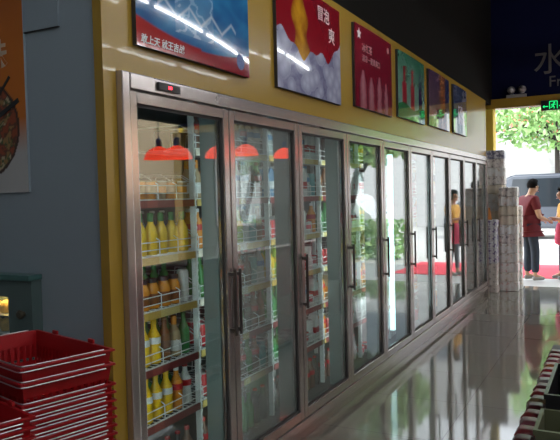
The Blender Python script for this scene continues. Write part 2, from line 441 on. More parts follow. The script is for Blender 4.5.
def part_mesh(kind, what, colkey, parts=True):
    key = (kind, what, colkey)
    if key in MC: return MC[key]
    mb = MB()
    if kind == 'carton':
        if what == 'body':
            mb.box(-.033, .033, -.033, .033, 0, .15)
            mb.hull8([(-.033, -.033, .15), (.033, -.033, .15), (.033, .033, .15), (-.033, .033, .15), (-.033, -.003, .185), (.033, -.003, .185), (.033, .003, .185), (-.033, .003, .185)])
        elif what == 'cap': mb.box(-.033, .033, -.003, .003, .185, .20)
        else:
            mb.box(-.0335, .0335, -.0335, .0335, .05, .10)
        me = mb.mesh(kind + '_' + what, G[colkey])
    else:
        prof, cap, lab = PROF[kind]
        if what == 'body': mb.lathe(prof, 14)
        elif what == 'cap': mb.lathe([(cap[0], cap[1]), (cap[0], cap[2] - .003), (cap[0] * .85, cap[2])], 12)
        else:
            r, z0, z1 = lab; mb.lathe([(r, z0), (r, z1)], 14, cap=False)
        me = mb.mesh(kind + '_' + what, G[colkey], True)
    MC[key] = me; return me
ORD = ['first', 'second', 'third', 'fourth', 'fifth', 'sixth', 'seventh', 'eighth', 'ninth', 'tenth']
LEVEL = ['bottom deck', 'first shelf', 'second shelf', 'third shelf', 'fourth shelf', 'fifth shelf', 'top shelf']
def place(spec, x, y, z, label, group):
    kind, body, cap, lab = spec
    nm, cat, noun = KIND[kind]
    o = link(nm, part_mesh(kind, 'body', body), None, (x, y, z), random.uniform(-.3, .3) if kind != 'carton' else random.uniform(-.05, .05))
    tag(o, f'{NOUN[body]} {noun} {label}'.replace('long-necked bottle', 'beer bottle'), cat, group)
    if cap: link('cap' if kind not in ('can', 'tallcan', 'tub') else 'lid', part_mesh(kind, 'cap', cap), o)
    if lab and (kind == 'carton' or PROF[kind][2]): link('paper_label', part_mesh(kind, 'label', lab), o)
OJ = ('juice', 'yellow', 'green', None); ORG = ('squat', 'orange', 'dark', 'amber'); CRM = ('juice', 'cream', 'orange', 'white')
WHT = ('tallcan', 'white', 'silver', None); YEL = ('soda', 'yellow', 'yellow', 'white'); BRN = ('beer', 'amber', 'cream', 'brown'); GRN = ('beer', 'green', 'green', 'green')
COLA = ('can', 'red', 'silver', None); PNK = ('can', 'pink', 'silver', None); DRK = ('beer', 'dark', 'red', 'dark'); LIM = ('soda', 'lime', 'green', 'yellow'); BLU = ('carton', 'blue', 'white', 'white')
TEA = ('tallcan', 'teal', 'silver', None); CAR = ('carton', 'white', 'white', 'red'); CLR = ('soda', 'clear', 'blue', 'blue'); YOG = ('tub', 'white', 'red', 'pink'); SOD = ('soda', 'orange', 'white', 'red'); PUR = ('can', 'purple', 'silver', None); CRT = ('carton', 'cream', 'white', 'orange')
TUC = ('tub', 'cream', 'white', 'orange'); TUO = ('tub', 'orange', 'cream', 'cream')
WHR = ('soda', 'white', 'red', 'red')
COC = ('soda', 'brown', 'red', 'red')
PLAN = {   # bottom deck first, then shelf by shelf upwards
    0: [[DRK, DRK, COC, DRK, COC, DRK, DRK, DRK, COC], [YEL, YEL, YEL, SOD, YEL, YEL, YEL, SOD, WHR], [YEL, YEL, YEL, YEL, YEL, YEL, BRN, CRM, GRN], [ORG, ORG, ORG, ORG, ORG, ORG, ORG, ORG, WHT], [OJ] * 9, [TUC, TUC, TUC, TUC, TUO, TUO, TUC, TUO, TUC], [CAR] * 9],
    1: [[COC, COC, DRK, DRK, GRN, GRN, DRK, DRK], [COLA, COLA, PNK, YOG, COC, GRN, COC, TEA], [COLA, PNK, COLA, GRN, GRN, DRK, COC, BRN], [GRN, LIM, GRN, BRN, COC, DRK, TEA, CLR], [SOD, COLA, SOD, OJ, LIM, CLR, TEA, BRN], [CRM, CRM, SOD, BRN, CLR, CLR, BRN, COC], [COC, BRN, CLR, CLR, BRN, COC, CLR, CLR]],
    2: [[DRK, DRK, GRN, GRN, DRK, COC, COC, DRK], [GRN, GRN, CLR, CLR, GRN, YOG, WHT, CAR], [GRN, GRN, LIM, CAR, WHT, CLR, YOG, CAR], [OJ, LIM, LIM, OJ, YEL, COLA, WHT, YOG], [COLA, PNK, PNK, COLA, CAR, WHT, YOG, SOD], [BLU, BLU, TEA, BLU, WHT, CAR, CLR, TEA], [CLR, CLR, CLR, COLA, SOD, CLR, CAR, CAR]],
    3: [[COC, COC, COC, DRK, DRK, COC, DRK], [SOD, COLA, COLA, COLA, SOD, CAR, WHT], [SOD, CRT, CRT, SOD, CLR, CLR, YOG], [COLA, COLA, SOD, CAR, WHT, WHT, YOG], [GRN, GRN, GRN, LIM, LIM, CLR, CAR], [BRN, BRN, BRN, CRM, CAR, CAR, WHT], [DRK, DRK, COC, COC, CLR, CLR, CLR]],
}
pool = [COLA, PNK, CLR, LIM, GRN, YOG, CAR, TEA, SOD, BRN, WHT, PUR, COC]
for i in range(4, ND):
    PLAN[i] = []
    for j in range(7):
        r = []
        while len(r) < 6: r += [random.choice(pool)] * 2
        PLAN[i].append(r[:6])
for i in range(ND):
    a, b = Y0 + i * PITCH + .085, Y0 + (i + 1) * PITCH - .065
    for j in range(7):
        row = PLAN[i][j]
        if 0 < i < 3: row = row[:3] + row[2:]
        n = len(row)
        if i == 0 and j == 6: continue
        z = .1305 if j == 0 else SH_Z[j - 1] + .0002
        g = f'drinks behind the {ORD[i]} glass door'
        for k, sp in enumerate(row):
            y = a + (b - a) * k / (n - 1)
            place(sp, -.255 + random.uniform(-.004, .004), y, z, f'{ORD[k]} from left on {LEVEL[j]} behind {ORD[i]} glass door', g)
        if i < 3 and j in (2, 3, 4, 5) or (i == 0 and j == 1):
            alt = {0: {1: GRN, 2: GRN, 3: GRN, 4: ('beer', 'dark', 'white', 'dark'), 5: CRT}}.get(i, {}).get(j)
            if i == 0 and j == 5: continue
            for k in range(n - 1):
                y = a + (b - a) * (k + .5) / (n - 1)
                place(alt or row[k], -.345, y, z, f'{ORD[k]} from left in back row on {LEVEL[j]} behind {ORD[i]} glass door', g)

# ------------------------------------------------------------------ posters on the fascia
def fbm(x, y, k=3):
    v = 0; a = 1; t = 0
    for o in range(k):
        v += a * (math.sin(x * 3.1 + 1.7 * math.sin(y * 2.3 + o)) * math.cos(y * 2.9 + 1.3 * math.sin(x * 2.1 - o * 2))); t += a
        x, y, a = x * 2.03 + 5.2, y * 2.11 - 3.1, a * .55
    return v / t
def mixc(a, b, f): f = max(0, min(1, f)); return tuple(p + (q - p) * f for p, q in zip(a, b))
POSTER_M = paint_mat('poster_print', .10, .9)
def poster(y0, y1, z0, z1, label, art, bulge=.009, nx=150, nz=120):
    T = thing('poster', label, 'poster', (0, (y0 + y1) / 2, z0), 0, 'posters along the mustard fascia')
    cy = (y0 + y1) / 2
    def mp(s, t, d=0.): return Vector((.024 + bulge * (1 - (2 * s - 1) ** 2) * 1. + d, y0 + (y1 - y0) * s - cy, (z1 - z0) * t))
    mb = MB(); bm = mb.bm
    gv = [[bm.verts.new(mp(i / nx, j / nz)) for i in range(nx + 1)] for j in range(nz + 1)]
    for j in range(nz):
        for i in range(nx): bm.faces.new((gv[j][i], gv[j][i + 1], gv[j + 1][i + 1], gv[j + 1][i]))
    bm.verts.ensure_lookup_table()
    me = bpy.data.meshes.new('picture'); bm.to_mesh(me); bm.free()
    at = me.color_attributes.new('art', 'FLOAT_COLOR', 'POINT')
    k = 0
    for j in range(nz + 1):
        for i in range(nx + 1):
            at.data[k].color = (*art(i / nx, j / nz), 1); k += 1
    me.materials.append(POSTER_M); me.polygons.foreach_set('use_smooth', [True] * len(me.polygons))
    link('picture', me, T)
    MB().box(.001, .021, y0 - cy, y1 - cy, 0, z1 - z0).build('backing_board', M['gasket'], T)
    return T, (lambda x, y, d, s0=0, t0=0: mp(s0 + x / (y1 - y0), t0 + y / (z1 - z0), .001 + d))

def art1(s, t):
    red_top = .17 - .36 * s + .36 * s * s + .02 if s < .5 else .085 + .35 * (s - .5) ** 2
    red = mixc((.46, .015, .012), (.27, .01, .02), s)
    if t < red_top - .006: return red
    d = math.hypot((s - .93) * 1.4, t - .09)
    c = mixc((.015, .05, .22), (.05, .32, .62), .25 + .6 * t + .35 * fbm(s * 3, t * 3))
    if .28 < s < .62 and t > .16:    # ice glass of pale facets
        e = abs(fbm(s * 6, t * 5, 2))
        c = mixc(c, (.35, .55, .75), .75 if e < .12 else .2)
    z = abs(t - .26 - .10 * abs(((s * 5) % 1) * 2 - 1))
    if z < .02 and .15 < s < .85: c = mixc((.5, .62, .75), c, z / .02)
    return mixc(red, c, (t - red_top + .006) / .012)
_rb = random.Random(5)
BUB = [(_rb.random(), _rb.random() * .6, _rb.uniform(.05, .10)) for _ in range(46)]
def art2(s, t):
    top = .53 - .45 * s * (1 - s) * 1.6 + .08 * s + .05 * math.sin(s * 14) + .03 * math.sin(s * 31)
    if t < top:
        f = .25 + .25 * fbm(s * 9, t * 9)
        for (bx, by, br) in BUB:
            d = math.hypot((s - bx), (t - by) * .75) / br
            if d < 1: f = max(f, .35 + .65 * (1 - d) + (.15 if d > .86 else 0))
        return mixc((.17, .16, .30), (.62, .62, .78), f)
    c = mixc((.36, .012, .02), (.22, .006, .015), t - .4)
    bx = .33 - .10 * (t - .5)
    w = .10 + .02 * math.sin(t * 20) - .10 * max(0, t - .8)
    if abs(s - bx) < w and t < .98: c = mixc((.75, .36, .02), (.35, .10, .01), abs(s - bx) / w + .4 * fbm(s * 9, t * 5))
    return c
def art3(s, t):
    c = mixc((.22, .012, .025), (.30, .015, .03), t)
    if t < .52:
        for k, cx in enumerate((.18, .38, .6, .8)):
            h = .46 - .05 * (k % 2); w = .075 if t < h * .65 else .075 - .05 * (t - h * .65) / (h * .35)
            if abs(s - cx) < w and t < h: return mixc((.50, .22, .24), (.28, .05, .08), abs(s - cx) / w + .3 * fbm(s * 12, t * 9))
    return c
def art4(s, t):
    if t < .2 + .04 * math.sin(s * 9): return (.03, .24, .07)
    c = mixc((.30, .50, .42), (.03, .20, .10), t * .9 + .3 * fbm(s * 4, t * 3))
    for k, cx in enumerate((.2, .48, .8)):
        w = .07 if t < .55 else .035
        if abs(s - cx) < w and t < .8: return ((.42, .03, .04), (.45, .05, .05), (.06, .03, .10))[k]
    return c
def art5(s, t):
    c = mixc((.18, .12, .13), (.10, .05, .10), t + .4 * fbm(s * 4, t * 4))
    if abs(s - .62) < .12: c = (.42, .14, .03)
    if s > .78: c = (.04, .06, .16)
    if t < .35 and fbm(s * 8, t * 8) > .1: c = (.35, .06, .06)
    return c
def art6(s, t):
    c = mixc((.05, .07, .14), (.12, .14, .22), .5 + fbm(s * 4, t * 4))
    if t < .3: c = (.04, .14, .10)
    if abs(s - .5) < .2 and .2 < t < .6: c = mixc((.35, .12, .22), (.6, .6, .6), .5 + fbm(s * 9, t * 8))
    return c
pz = 2.205; pt = 2.87
T1, f1 = poster(2.152, 3.082, pz, pt, 'blue and red drink poster nearest to the corner, with white lettering', art1)
text_mesh('敢上天 就王吉战', .041, .0006, lambda x, y, z: f1(x + y * .12, y, z, .025, .028), M['white'], 'lettering', T1, bold=.0008)
em = MB(); em.lathe([(.040, 0), (.040, .001)], 24)
for k in range(6): em.box(-.006, .006, .008, .036, .001, .0022, 0, Matrix.Rotation(k * PI / 3, 4, 'Z'))
eme = em.mesh('emblem', mat('emblem_blue', (.10, .14, .35), .3))
for v in eme.vertices: v.co = f1(v.co.x, v.co.y, v.co.z, .895, .10)
link('emblem', eme, T1)
T2, f2 = poster(3.415, 4.395, pz, pt, 'red poster with golden bottle and lilac ice, second from the corner', art2)
text_mesh('冒泡', .105, .0006, lambda x, y, z: f2(x, y, z, .58, .80), M['white'], 'lettering', T2)
text_mesh('爽', .12, .0006, lambda x, y, z: f2(x, y, z, .77, .62), M['white'], 'lettering', T2)
T3, f3 = poster(4.69, 5.59, pz + .03, pt, 'dark red poster with pale lettering and emblem, third from the corner', art3)
M['rose_print'] = mat('rose_print', (.5, .3, .32), .4)
text_mesh('冰红茶', .075, .0006, lambda x, y, z: f3(x, y, z, .16, .70), M['rose_print'], 'lettering', T3)
text_mesh('清凉一夏真爽口', .06, .0006, lambda x, y, z: f3(x, y, z, .16, .58), M['rose_print'], 'lettering', T3)
st = MB(); st.prism([(.045 * (1 if k % 2 == 0 else .5) * math.sin(k * PI / 5), .045 * (1 if k % 2 == 0 else .5) * math.cos(k * PI / 5)) for k in range(10)], lambda x, y, d: Vector((x, y, d)), 0, .001)
sme = st.mesh('emblem', M['white'])
for v in sme.vertices: v.co = f3(v.co.x, v.co.y, v.co.z, .10, .89)
link('emblem', sme, T3)
rr = MB(); rr.lathe([(.018, 0), (.026, 0), (.026, .001), (.018, .001)], 16)
rme = rr.mesh('emblem', M['rose_print'])
for v in rme.vertices: v.co = f3(v.co.x, v.co.y, v.co.z, .88, .88)
link('emblem', rme, T3)
poster(5.78, 6.68, pz + .055, pt, 'green poster with red bottles, fourth from the corner', art4)
poster(6.86, 7.78, pz + .07, pt, 'dark poster with an orange stripe, fifth from the corner', art5)
poster(8.01, 8.77, pz + .08, pt, 'small dark blue poster nearest to the entrance', art6)

# ------------------------------------------------------------------ left wall: food poster, grey box, cabinet
def wall_art(s, t):
    x, z = s * .85, t * 1.15
    x -= .425
    d = math.hypot(x - .17, (z - .28) * 1.0)
    c = mixc((.52, .51, .51), (.58, .16, .012), (z - .17) / .15)
    c = mixc(c, (.30, .07, .01), (z - .55) / .5)
    if d < .20:
        n = fbm(x * 14, z * 14); n2 = fbm(x * 23 + 4, z * 19)
        c = (.30, .06, .02) if n > .25 else (.12, .04, .02) if n > -.05 else (.32, .18, .06) if n2 > .1 else (.06, .10, .03) if n2 > -.2 else (.5, .40, .25)
    elif d < .213: c = (.05, .02, .015)
    return c
T = thing('food_poster', 'large orange food poster with chopsticks and a bowl on the grey wall', 'poster', (-.865, 1.985, 1.604))
mb = MB(); nx, nz = 130, 170
gv = [[mb.bm.verts.new((-.425 + .85 * i / nx, -.0125, 1.15 * j / nz)) for i in range(nx + 1)] for j in range(nz + 1)]
for j in range(nz):
    for i in range(nx): mb.bm.faces.new((gv[j][i], gv[j][i + 1], gv[j + 1][i + 1], gv[j + 1][i]))
me = bpy.data.meshes.new('picture'); mb.bm.to_mesh(me); mb.bm.free()
at = me.color_attributes.new('art', 'FLOAT_COLOR', 'POINT'); k = 0
for j in range(nz + 1):
    for i in range(nx + 1): at.data[k].color = (*wall_art(i / nx, j / nz), 1); k += 1
me.materials.append(paint_mat('food_poster_print', .4, .1)); link('picture', me, T)
MB().box(-.425, .425, -.012, -.001, 0, 1.15).build('backing_board', M['greywall'], T)
cs = MB()
def stick(x0, z0, x1, z1, w_):
    dx, dz = x1 - x0, z1 - z0; l_ = math.hypot(dx, dz); a, b = -dz / l_ * w_, dx / l_ * w_
    cs.hull8([(x0 - a, -.016, z0 - b), (x0 + a, -.016, z0 + b), (x0 + a, -.013, z0 + b), (x0 - a, -.013, z0 - b), (x1 - a, -.016, z1 - b), (x1 + a, -.016, z1 + b), (x1 + a, -.013, z1 + b), (x1 - a, -.013, z1 - b)])
stick(.24, .40, .335, .50, .006); stick(.25, .33, .385, .395, .010)
cs.build('printed_chopsticks', M['black'], T)
M['cream_print'] = mat('cream_print', (.62, .48, .36), .5)
text_mesh('香味', .13, .0008, lambda x, y, z: Vector((.065 + x, -.0130 - z, .555 + y)), M['cream_print'], 'lettering', T, bold=.003)
T = thing('wall_box', 'plain grey sheet metal box high on the wall beside the food poster', 'box', (-.46, 1.985, 2.281))
MB().box(-.22, .223, -.010, -.001, 0, .62).build('cover', mat('grey_box_paint', (.29, .345, .395), .6), T)
MB().box(-.22, .223, -.0095, -.0015, -.004, -.0005).build('edge_seam', M['gasket'], T)

cb = thing('display_cabinet', 'grey green cabinet with a lit window and round knob, set in the grey wall behind the baskets', 'cabinet', (-.8, 1.985, 0))
cb['label'] = 'grey green wall cabinet with lit window and round knob behind the baskets'
c = MB()
X0, X1, FY, BY = -.40, .40, -.055, .056
c.box(X0, X1, BY - .008, BY, .0, 1.227); c.box(X0, X0 + .02, FY + .012, BY - .008, .0, 1.227); c.box(X1 - .02, X1, FY + .012, BY - .008, .0, 1.227)
c.box(X0 + .02, X1 - .02, FY + .012, BY - .008, .84, .86); c.box(X0 + .02, X1 - .02, FY + .012, BY - .008, 0, .06); c.box(X0, X1, FY, FY + .012, 0, .83)
c.build('body', M['cab'], cb)
MB().box(X0 - .012, X1 + .008, FY - .02, -.001, 1.2285, 1.252, .004).build('lid', M['cab_top'], cb)
fr_ = MB(); wx0, wx1, wz0, wz1 = -.25, .256, .90, 1.153
fr_.box(X0, wx0, FY, FY + .012, .831, 1.227); fr_.box(wx1, X1, FY, FY + .012, .831, 1.227)
fr_.box(wx0, wx1, FY, FY + .012, .831, wz0); fr_.box(wx0, wx1, FY, FY + .012, wz1, 1.227)
dr = fr_.build('door', M['cab'], cb)
MB().box(wx0, wx1, FY + .004, FY + .008, wz0, wz1).build('window', M['glass'], dr)
kb = MB(); kb.lathe([(.012, 0), (.012, .010), (.019, .014), (.020, .022), (.014, .028)], 18)
kme = kb.mesh('knob', M['knob'], True); kme.transform(Matrix.Rotation(PI / 2, 4, 'X'))
link('knob', kme, dr, (.348, FY, 1.085))
MB().box(wx0 + .02, wx1 + .03, FY + .03, FY + .05, 1.19, 1.204).build('lamp', emit_mat('cabinet_lamp', (1., .62, .22), 34.), cb)
MB().box(X0 + .021, X1 - .021, FY + .014, BY - .01, .985, .989).build('rack', M['wire'], cb)
MB().box(X0 + .021, X1 - .021, FY + .014, BY - .01, 1.065, 1.069).build('rack', M['wire'], cb)
M['bun'] = mat('golden_bun', (.78, .50, .16), .5, var=.3, vscale=30)
for lv, z in (('lower', .9005 - .04), ('middle', .9892), ('upper', 1.0692)):
    for k in range(6):
        mb = MB(); mb.lathe([(.004, 0), (.030, .004), (.037, .025), (.032, .045), (.016, .058), (.004, .06)], 14, sx=1., sy=.95)
        o = mb.build('bread_roll', M['bun'], None, True, (-.8 - .15 + k * .082, 1.988, z))
        tag(o, f'golden bread roll, {ORD[k]} from left on the {lv} rack of the lit cabinet', 'bread roll', 'bread rolls in the lit cabinet')

# ------------------------------------------------------------------ shopping baskets
def lerp(a, b, t): return a + (b - a) * t
BL, BW, BH, TP = .250, .150, .225, .040      # half length, half width at rim, height, taper
def rect(z, e=0.):                            # half sizes of the outer shell at height z (0..BH)
    k = (1 - z / BH) * TP
    return BL - k + e, BW - k * .8 + e
def basket_meshes():
    th = .0022
    sh = MB()
    def wall_quad(side, u0, u1, z0, z1):
        P = []
        for zz in (z0, z1):
            L_, W_ = rect(zz); Li, Wi = L_ - th, W_ - th
            def pt(u, l, w):
                if side == 0: return (u * l, -w, zz)
                if side == 1: return (u * l, w, zz)
                if side == 2: return (-l, u * w, zz)
                return (l, u * w, zz)
            P.append([pt(u0, L_, W_), pt(u1, L_, W_), pt(u1, Li, Wi), pt(u0, Li, Wi)])
        sh.hull8(P[0] + P[1])
    for side in range(4):
        n = 20 if side < 2 else 12
        wall_quad(side, -1, 1, 0, .05); wall_quad(side, -1, 1, .105, .12); wall_quad(side, -1, 1, .175, BH)
        for (a, b) in ((.05, .105), (.12, .175)):
            for q in range(n + 1):
                uc = -1 + 2 * q / n; h = .028 if side < 2 else .042
                wall_quad(side, max(-1, uc - h), min(1, uc + h), a, b)
    l, w = rect(0); sh.box(-l + .001, l - .001, -w + .001, w - .001, 0, .003)
    # rolled rim
    a, b = BL, BW; e = .009
    for (x0, x1, y0, y1) in ((-a - e, a + e, -b - e, -b), (-a - e, a + e, b, b + e), (-a - e, -a, -b, b), (a, a + e, -b, b)):
        sh.box(x0, x1, y0, y1, BH - .008, BH, .002)
    shell = sh.mesh('shell', M['basket'])
    hs = []
    for z, e in ((BH + .0032, .0035), (BH - .0105, .0125)):
        # wire handle folded down along the near long side and round both ends
        h = MB(); y = -BW - e; x = BL + e
        h.tube([(-x, BW * .8, z), (-x, y + .02, z), (-x + .005, y + .005, z), (-x + .02, y, z), (x - .02, y, z), (x - .005, y + .005, z), (x, y + .02, z), (x, BW * .8, z)], .0019, 6)
        hs.append(h.mesh('handle', M['chrome'], True))
    lg = MB()
    for x in (-.12, .12): lg.box(x - .016, x + .016, BW + .001, BW + .010, BH, BH + .014, .003)
    lugs = lg.mesh('handle_lug', M['basket'])
    return shell, hs, lugs
SHELL, HANDS, LUG = basket_meshes()
def basket(x, y, z, rz, label, tilt=0., group='nested red shopping baskets'):
    t = thing('shopping_basket', label, 'basket', (x, y, z), rz, group)
    t.rotation_euler = (tilt, 0, rz)
    link('shell', SHELL, t)
    for h in HANDS: link('handle', h, t)
    link('hinge_lug', LUG, t)
    return t
RZ = math.radians(-15)
zs = [1.08 - BH]
for d in (.046, .064): zs.append(zs[-1] - d)
for k in range(10): zs.append(zs[-1] - .027)
names = ['topmost'] + [ORD[k] + ' from the top' for k in range(1, 10)] + ['eleventh from the top', 'twelfth from the top', 'thirteenth from the top']
for k, z in enumerate(zs):
    basket(.062, 1.51, z, RZ, f'red plastic basket, {names[k]} of the tall stack beside the mustard corner')
zb = zs[-1]
s2 = [.985 - BH - .027 * k for k in range(7)]
for k, z in enumerate(s2):
    basket(.115, 1.135, z, RZ, f'red plastic basket, {names[k]} of the lower stack in the left foreground')
def stand(x, y, z, label):
    t = thing('basket_stand', label, 'stand', (x, y, 0), RZ, 'low stands under the baskets')
    MB().box(-.22, .22, -.12, .12, z - .02, z - .0005, .003).build('top', M['steel2'], t)
    for sx in (-1, 1):
        for sy in (-1, 1):
            MB().tube([(sx * .20, sy * .10, 0), (sx * .20, sy * .10, z - .02)], .011, 8).build('leg', M['steel2'], t)
stand(.062, 1.51, zb, 'steel stand under the tall stack of red baskets')
stand(.115, 1.135, s2[-1], 'steel stand under the lower stack of red baskets')

# ------------------------------------------------------------------ stacks of wrapped packs by the last door
def blot(name, cols, sc): return ramp_mat(name, cols, sc, .4, 'noise', (1, 1, 1), .2)
PK = {
    'purple': blot('purple_white_wrap', [(.30, (0.14, 0.08, 0.30)), (.42, (0.30, 0.23, 0.46)), (.50, (0.84, 0.84, 0.88))], 26),
    'grey': blot('grey_white_wrap', [(.30, (0.22, 0.20, 0.22)), (.40, (0.57, 0.51, 0.49)), (.50, (0.86, 0.81, 0.77))], 22),
    'white': blot('white_beige_wrap', [(.28, (0.49, 0.41, 0.35)), (.38, (0.81, 0.73, 0.65)), (.5, (0.88, 0.88, 0.86))], 18),
    'beige': blot('beige_wrap', [(.3, (0.66, 0.56, 0.44)), (.5, (0.80, 0.71, 0.58)), (.7, (0.81, 0.72, 0.57))], 9),
    'pinkish': blot('pink_white_wrap', [(.30, (0.68, 0.27, 0.27)), (.38, (0.81, 0.70, 0.68)), (.5, (0.88, 0.88, 0.88))], 20),
    'blue': blot('blue_grey_wrap', [(.28, (0.09, 0.11, 0.20)), (.5, (0.27, 0.26, 0.35)), (.55, (0.68, 0.68, 0.74))], 26),
}
def pack_mesh(w, d, h, m, rolls=3):
    mb = MB(); mb.box(-w / 2, w / 2, -d / 2, d / 2, 0.0005, h - .0005, min(w, d, h) * .16)
    for k in range(rolls):   # bulging rolls under the wrap
        x = -w / 2 + w * (k + .5) / rolls
        mb.lathe([(.01, .004), (w / rolls * .47, .006), (w / rolls * .47, h - .006), (.01, h - .004)], 14, c=(x, -d / 2 + w / rolls * .40, 0))
    return mb.mesh('pack', m, True)
def stack(x, y, w, d, seq, h, where, group, j=.006):
    cache = {}
    for k, key in enumerate(seq):
        if key not in cache: cache[key] = pack_mesh(w, d, h, PK[key])
        nm = ORD[k] if k < 10 else ['eleventh', 'twelfth', 'thirteenth', 'fourteenth', 'fifteenth', 'sixteenth', 'seventeenth'][k - 10]
        cn = dict(purple='purple and white', grey='grey and white', white='white', beige='beige', pinkish='pink and white', blue='dark blue and grey')[key]
        o = link('wrapped_pack', cache[key], None, (x + random.uniform(-j, j), y + random.uniform(-j, j), k * h), random.uniform(-.02, .02))
        tag(o, f'{cn} pack, {nm} from the floor in the {where}', 'pack', group)
stack(.04, 10.40, .20, .20, ['grey'] * 4 + ['purple'] * 6, .112, 'purple stack beside the last door', 'packs in the purple stack')
stack(.05, 10.85, .29, .18, ['beige'] * 9 + ['white'] * 2 + ['beige'] + ['grey', 'white', 'grey', 'blue'], .138, 'tallest stack behind purple packs', 'packs in the tallest stack')
stack(.27, 10.64, .28, .20, ['pinkish', 'white', 'pinkish', 'white', 'white', 'grey', 'white', 'beige', 'beige', 'white', 'grey'], .147, 'middle stack nearest aisle', 'packs in the middle stack')
stack(.37, 10.87, .14, .16, ['white', 'white', 'pinkish', 'white', 'grey', 'white', 'white', 'grey'], .165, 'narrow stack behind the middle stack', 'packs in the narrow stack')
o = MB(); o.hull8([(-.05, -.045, 0), (.05, -.045, 0), (.05, .045, 0), (-.05, .045, 0), (-.03, -.012, .16), (.03, -.012, .16), (.03, .012, .16), (-.03, .012, .16)])
o.box(-.032, .032, -.004, .004, .158, .185)
tag(o.build('snack_pouch', M['orange_pack'], None, False, (.0, 10.39, 1.1205), .3), 'orange pouch standing on top of the purple stack of packs', 'pouch')

# ------------------------------------------------------------------ entrance signs
sg = thing('sign_lettering', 'large grey character and Latin letters on the navy wall over the entrance', 'sign', (.63, YW, 3.16))
text_mesh('水', .50, .006, lambda x, y, z: Vector((x - .03, -.001 - z, .255 + y)), M['print_grey'], 'character', sg)
text_mesh('Fr', .235, .006, lambda x, y, z: Vector((x + .195, -.001 - z, .012 + y)), M['print_grey'], 'letters', sg)
el = thing('emergency_light', 'twin headed emergency light on the mustard header above the entrance', 'lamp', (.355, 11.0, 3.0355))
MB().box(-.15, .15, -.04, .04, 0, .055, .008).build('base', M['emerg'], el)
for sx in (-1, 1):
    hb = MB(); hb.lathe([(.02, .05), (.05, .02), (.062, -.03), (.055, -.035)], 18)
    hm = hb.mesh('lamp_head', M['emerg'], True); hm.transform(Matrix.Rotation(-PI / 2 + .25, 4, 'X') @ Matrix.Rotation(PI, 4, 'Y'))
    hm.transform(Matrix.Translation((sx * .083, 0, .125)))
    hd = link('lamp_head', hm, el)
    MB().tube([(sx * .083, .0, .05), (sx * .083, .0, .09)], .012, 8).build('neck', M['emerg'], hd)
    lb = MB(); lb.lathe([(.001, -.040), (.03, -.042), (.054, -.036)], 18)
    lm = lb.mesh('lens', M['emerg_lens'], True); lm.transform(Matrix.Rotation(-PI / 2 + .25, 4, 'X') @ Matrix.Rotation(PI, 4, 'Y')); lm.transform(Matrix.Translation((sx * .083, 0, .125)))
    link('lens', lm, hd)
ex = thing('exit_sign', 'green running man exit sign on black box under the navy wall', 'sign', (.905, 10.952, 2.79))
MB().box(-.18, .18, -.035, 0.002, 0, .155, .004).build('housing', M['black'], ex)
fg = MB()
fm = lambda x, y, d: Vector((x, -.036 - d, y))
def stroke(mb, pts, w):
    for (x0, y0), (x1, y1) in zip(pts, pts[1:]):
        dx, dy = x1 - x0, y1 - y0; l = math.hypot(dx, dy); nx_, ny_ = -dy / l * w / 2, dx / l * w / 2
        mb.prism([(x0 + nx_, y0 + ny_), (x0 - nx_, y0 - ny_), (x1 - nx_, y1 - ny_), (x1 + nx_, y1 + ny_)], fm, 0, .002)
stroke(fg, [(-.055, .02), (-.055, .135), (.055, .135), (.055, .02)], .012)
fg.prism([(.012 + .013 * math.cos(a * PI / 5), .112 + .013 * math.sin(a * PI / 5)) for a in range(10)], fm, 0, .002)
stroke(fg, [(.005, .098), (-.006, .064)], .02); stroke(fg, [(-.006, .064), (.014, .045), (.006, .02)], .012); stroke(fg, [(-.006, .064), (-.022, .044), (-.042, .042)], .012)
stroke(fg, [(.004, .094), (.026, .08), (.036, .09)], .009); stroke(fg, [(.002, .094), (-.024, .088), (-.03, .07)], .009)
stroke(fg, [(-.15, .06), (-.075, .06)], .014); stroke(fg, [(-.15, .06), (-.128, .08)], .01); stroke(fg, [(-.15, .06), (-.128, .04)], .01)
stroke(fg, [(.08, .06), (.15, .06)], .014); stroke(fg, [(.15, .06), (.128, .08)], .01); stroke(fg, [(.15, .06), (.128, .04)], .01)
fg.build('running_man_symbol', M['exit_green'], ex)

# ------------------------------------------------------------------ ceiling lights and red lamps over the counter
def tube_light(x, y, z, label):
    t = thing('fluorescent_light', label, 'light', (x, y, z), 0, 'rows of ceiling tube lights')
    MB().box(-.03, .03, -.70, .70, .03, .075).build('batten', M['fixture'], t)
    MB().tube([(0, -.66, 0), (0, .66, 0)], .014, 8).build('tube', M['tube'], t, True)
    e = MB()
    for s in (-1, 1): e.box(-.018, .018, s * .68 - .02, s * .68 + .02, -.018, .03)
    e.build('end_socket', M['fixture'], t)
    for s in (-1, 1): MB().tube([(0, s * .5, .075), (0, s * .5, 5.2 - z)], .004, 5).build('hanger', M['fixture'], t)
for r, (x, nm) in enumerate(((1.0, 'added fill row above the aisle'), (2.78, 'second row from the coolers'), (4.2, 'third row from the coolers'), (5.2, 'added fill row along right wall'))):  # aisle and right-wall rows are added, unseen, to brighten walls and fascia
    for k in range(6 if r == 0 else 9):  # tubes extended behind the camera to brighten the near wall
        tube_light(x, -3.1 + k * 1.45 + (0 if r == 0 else .45), 3.6, f'bare ceiling tube light, {ORD[k]} from the back in the {nm}')
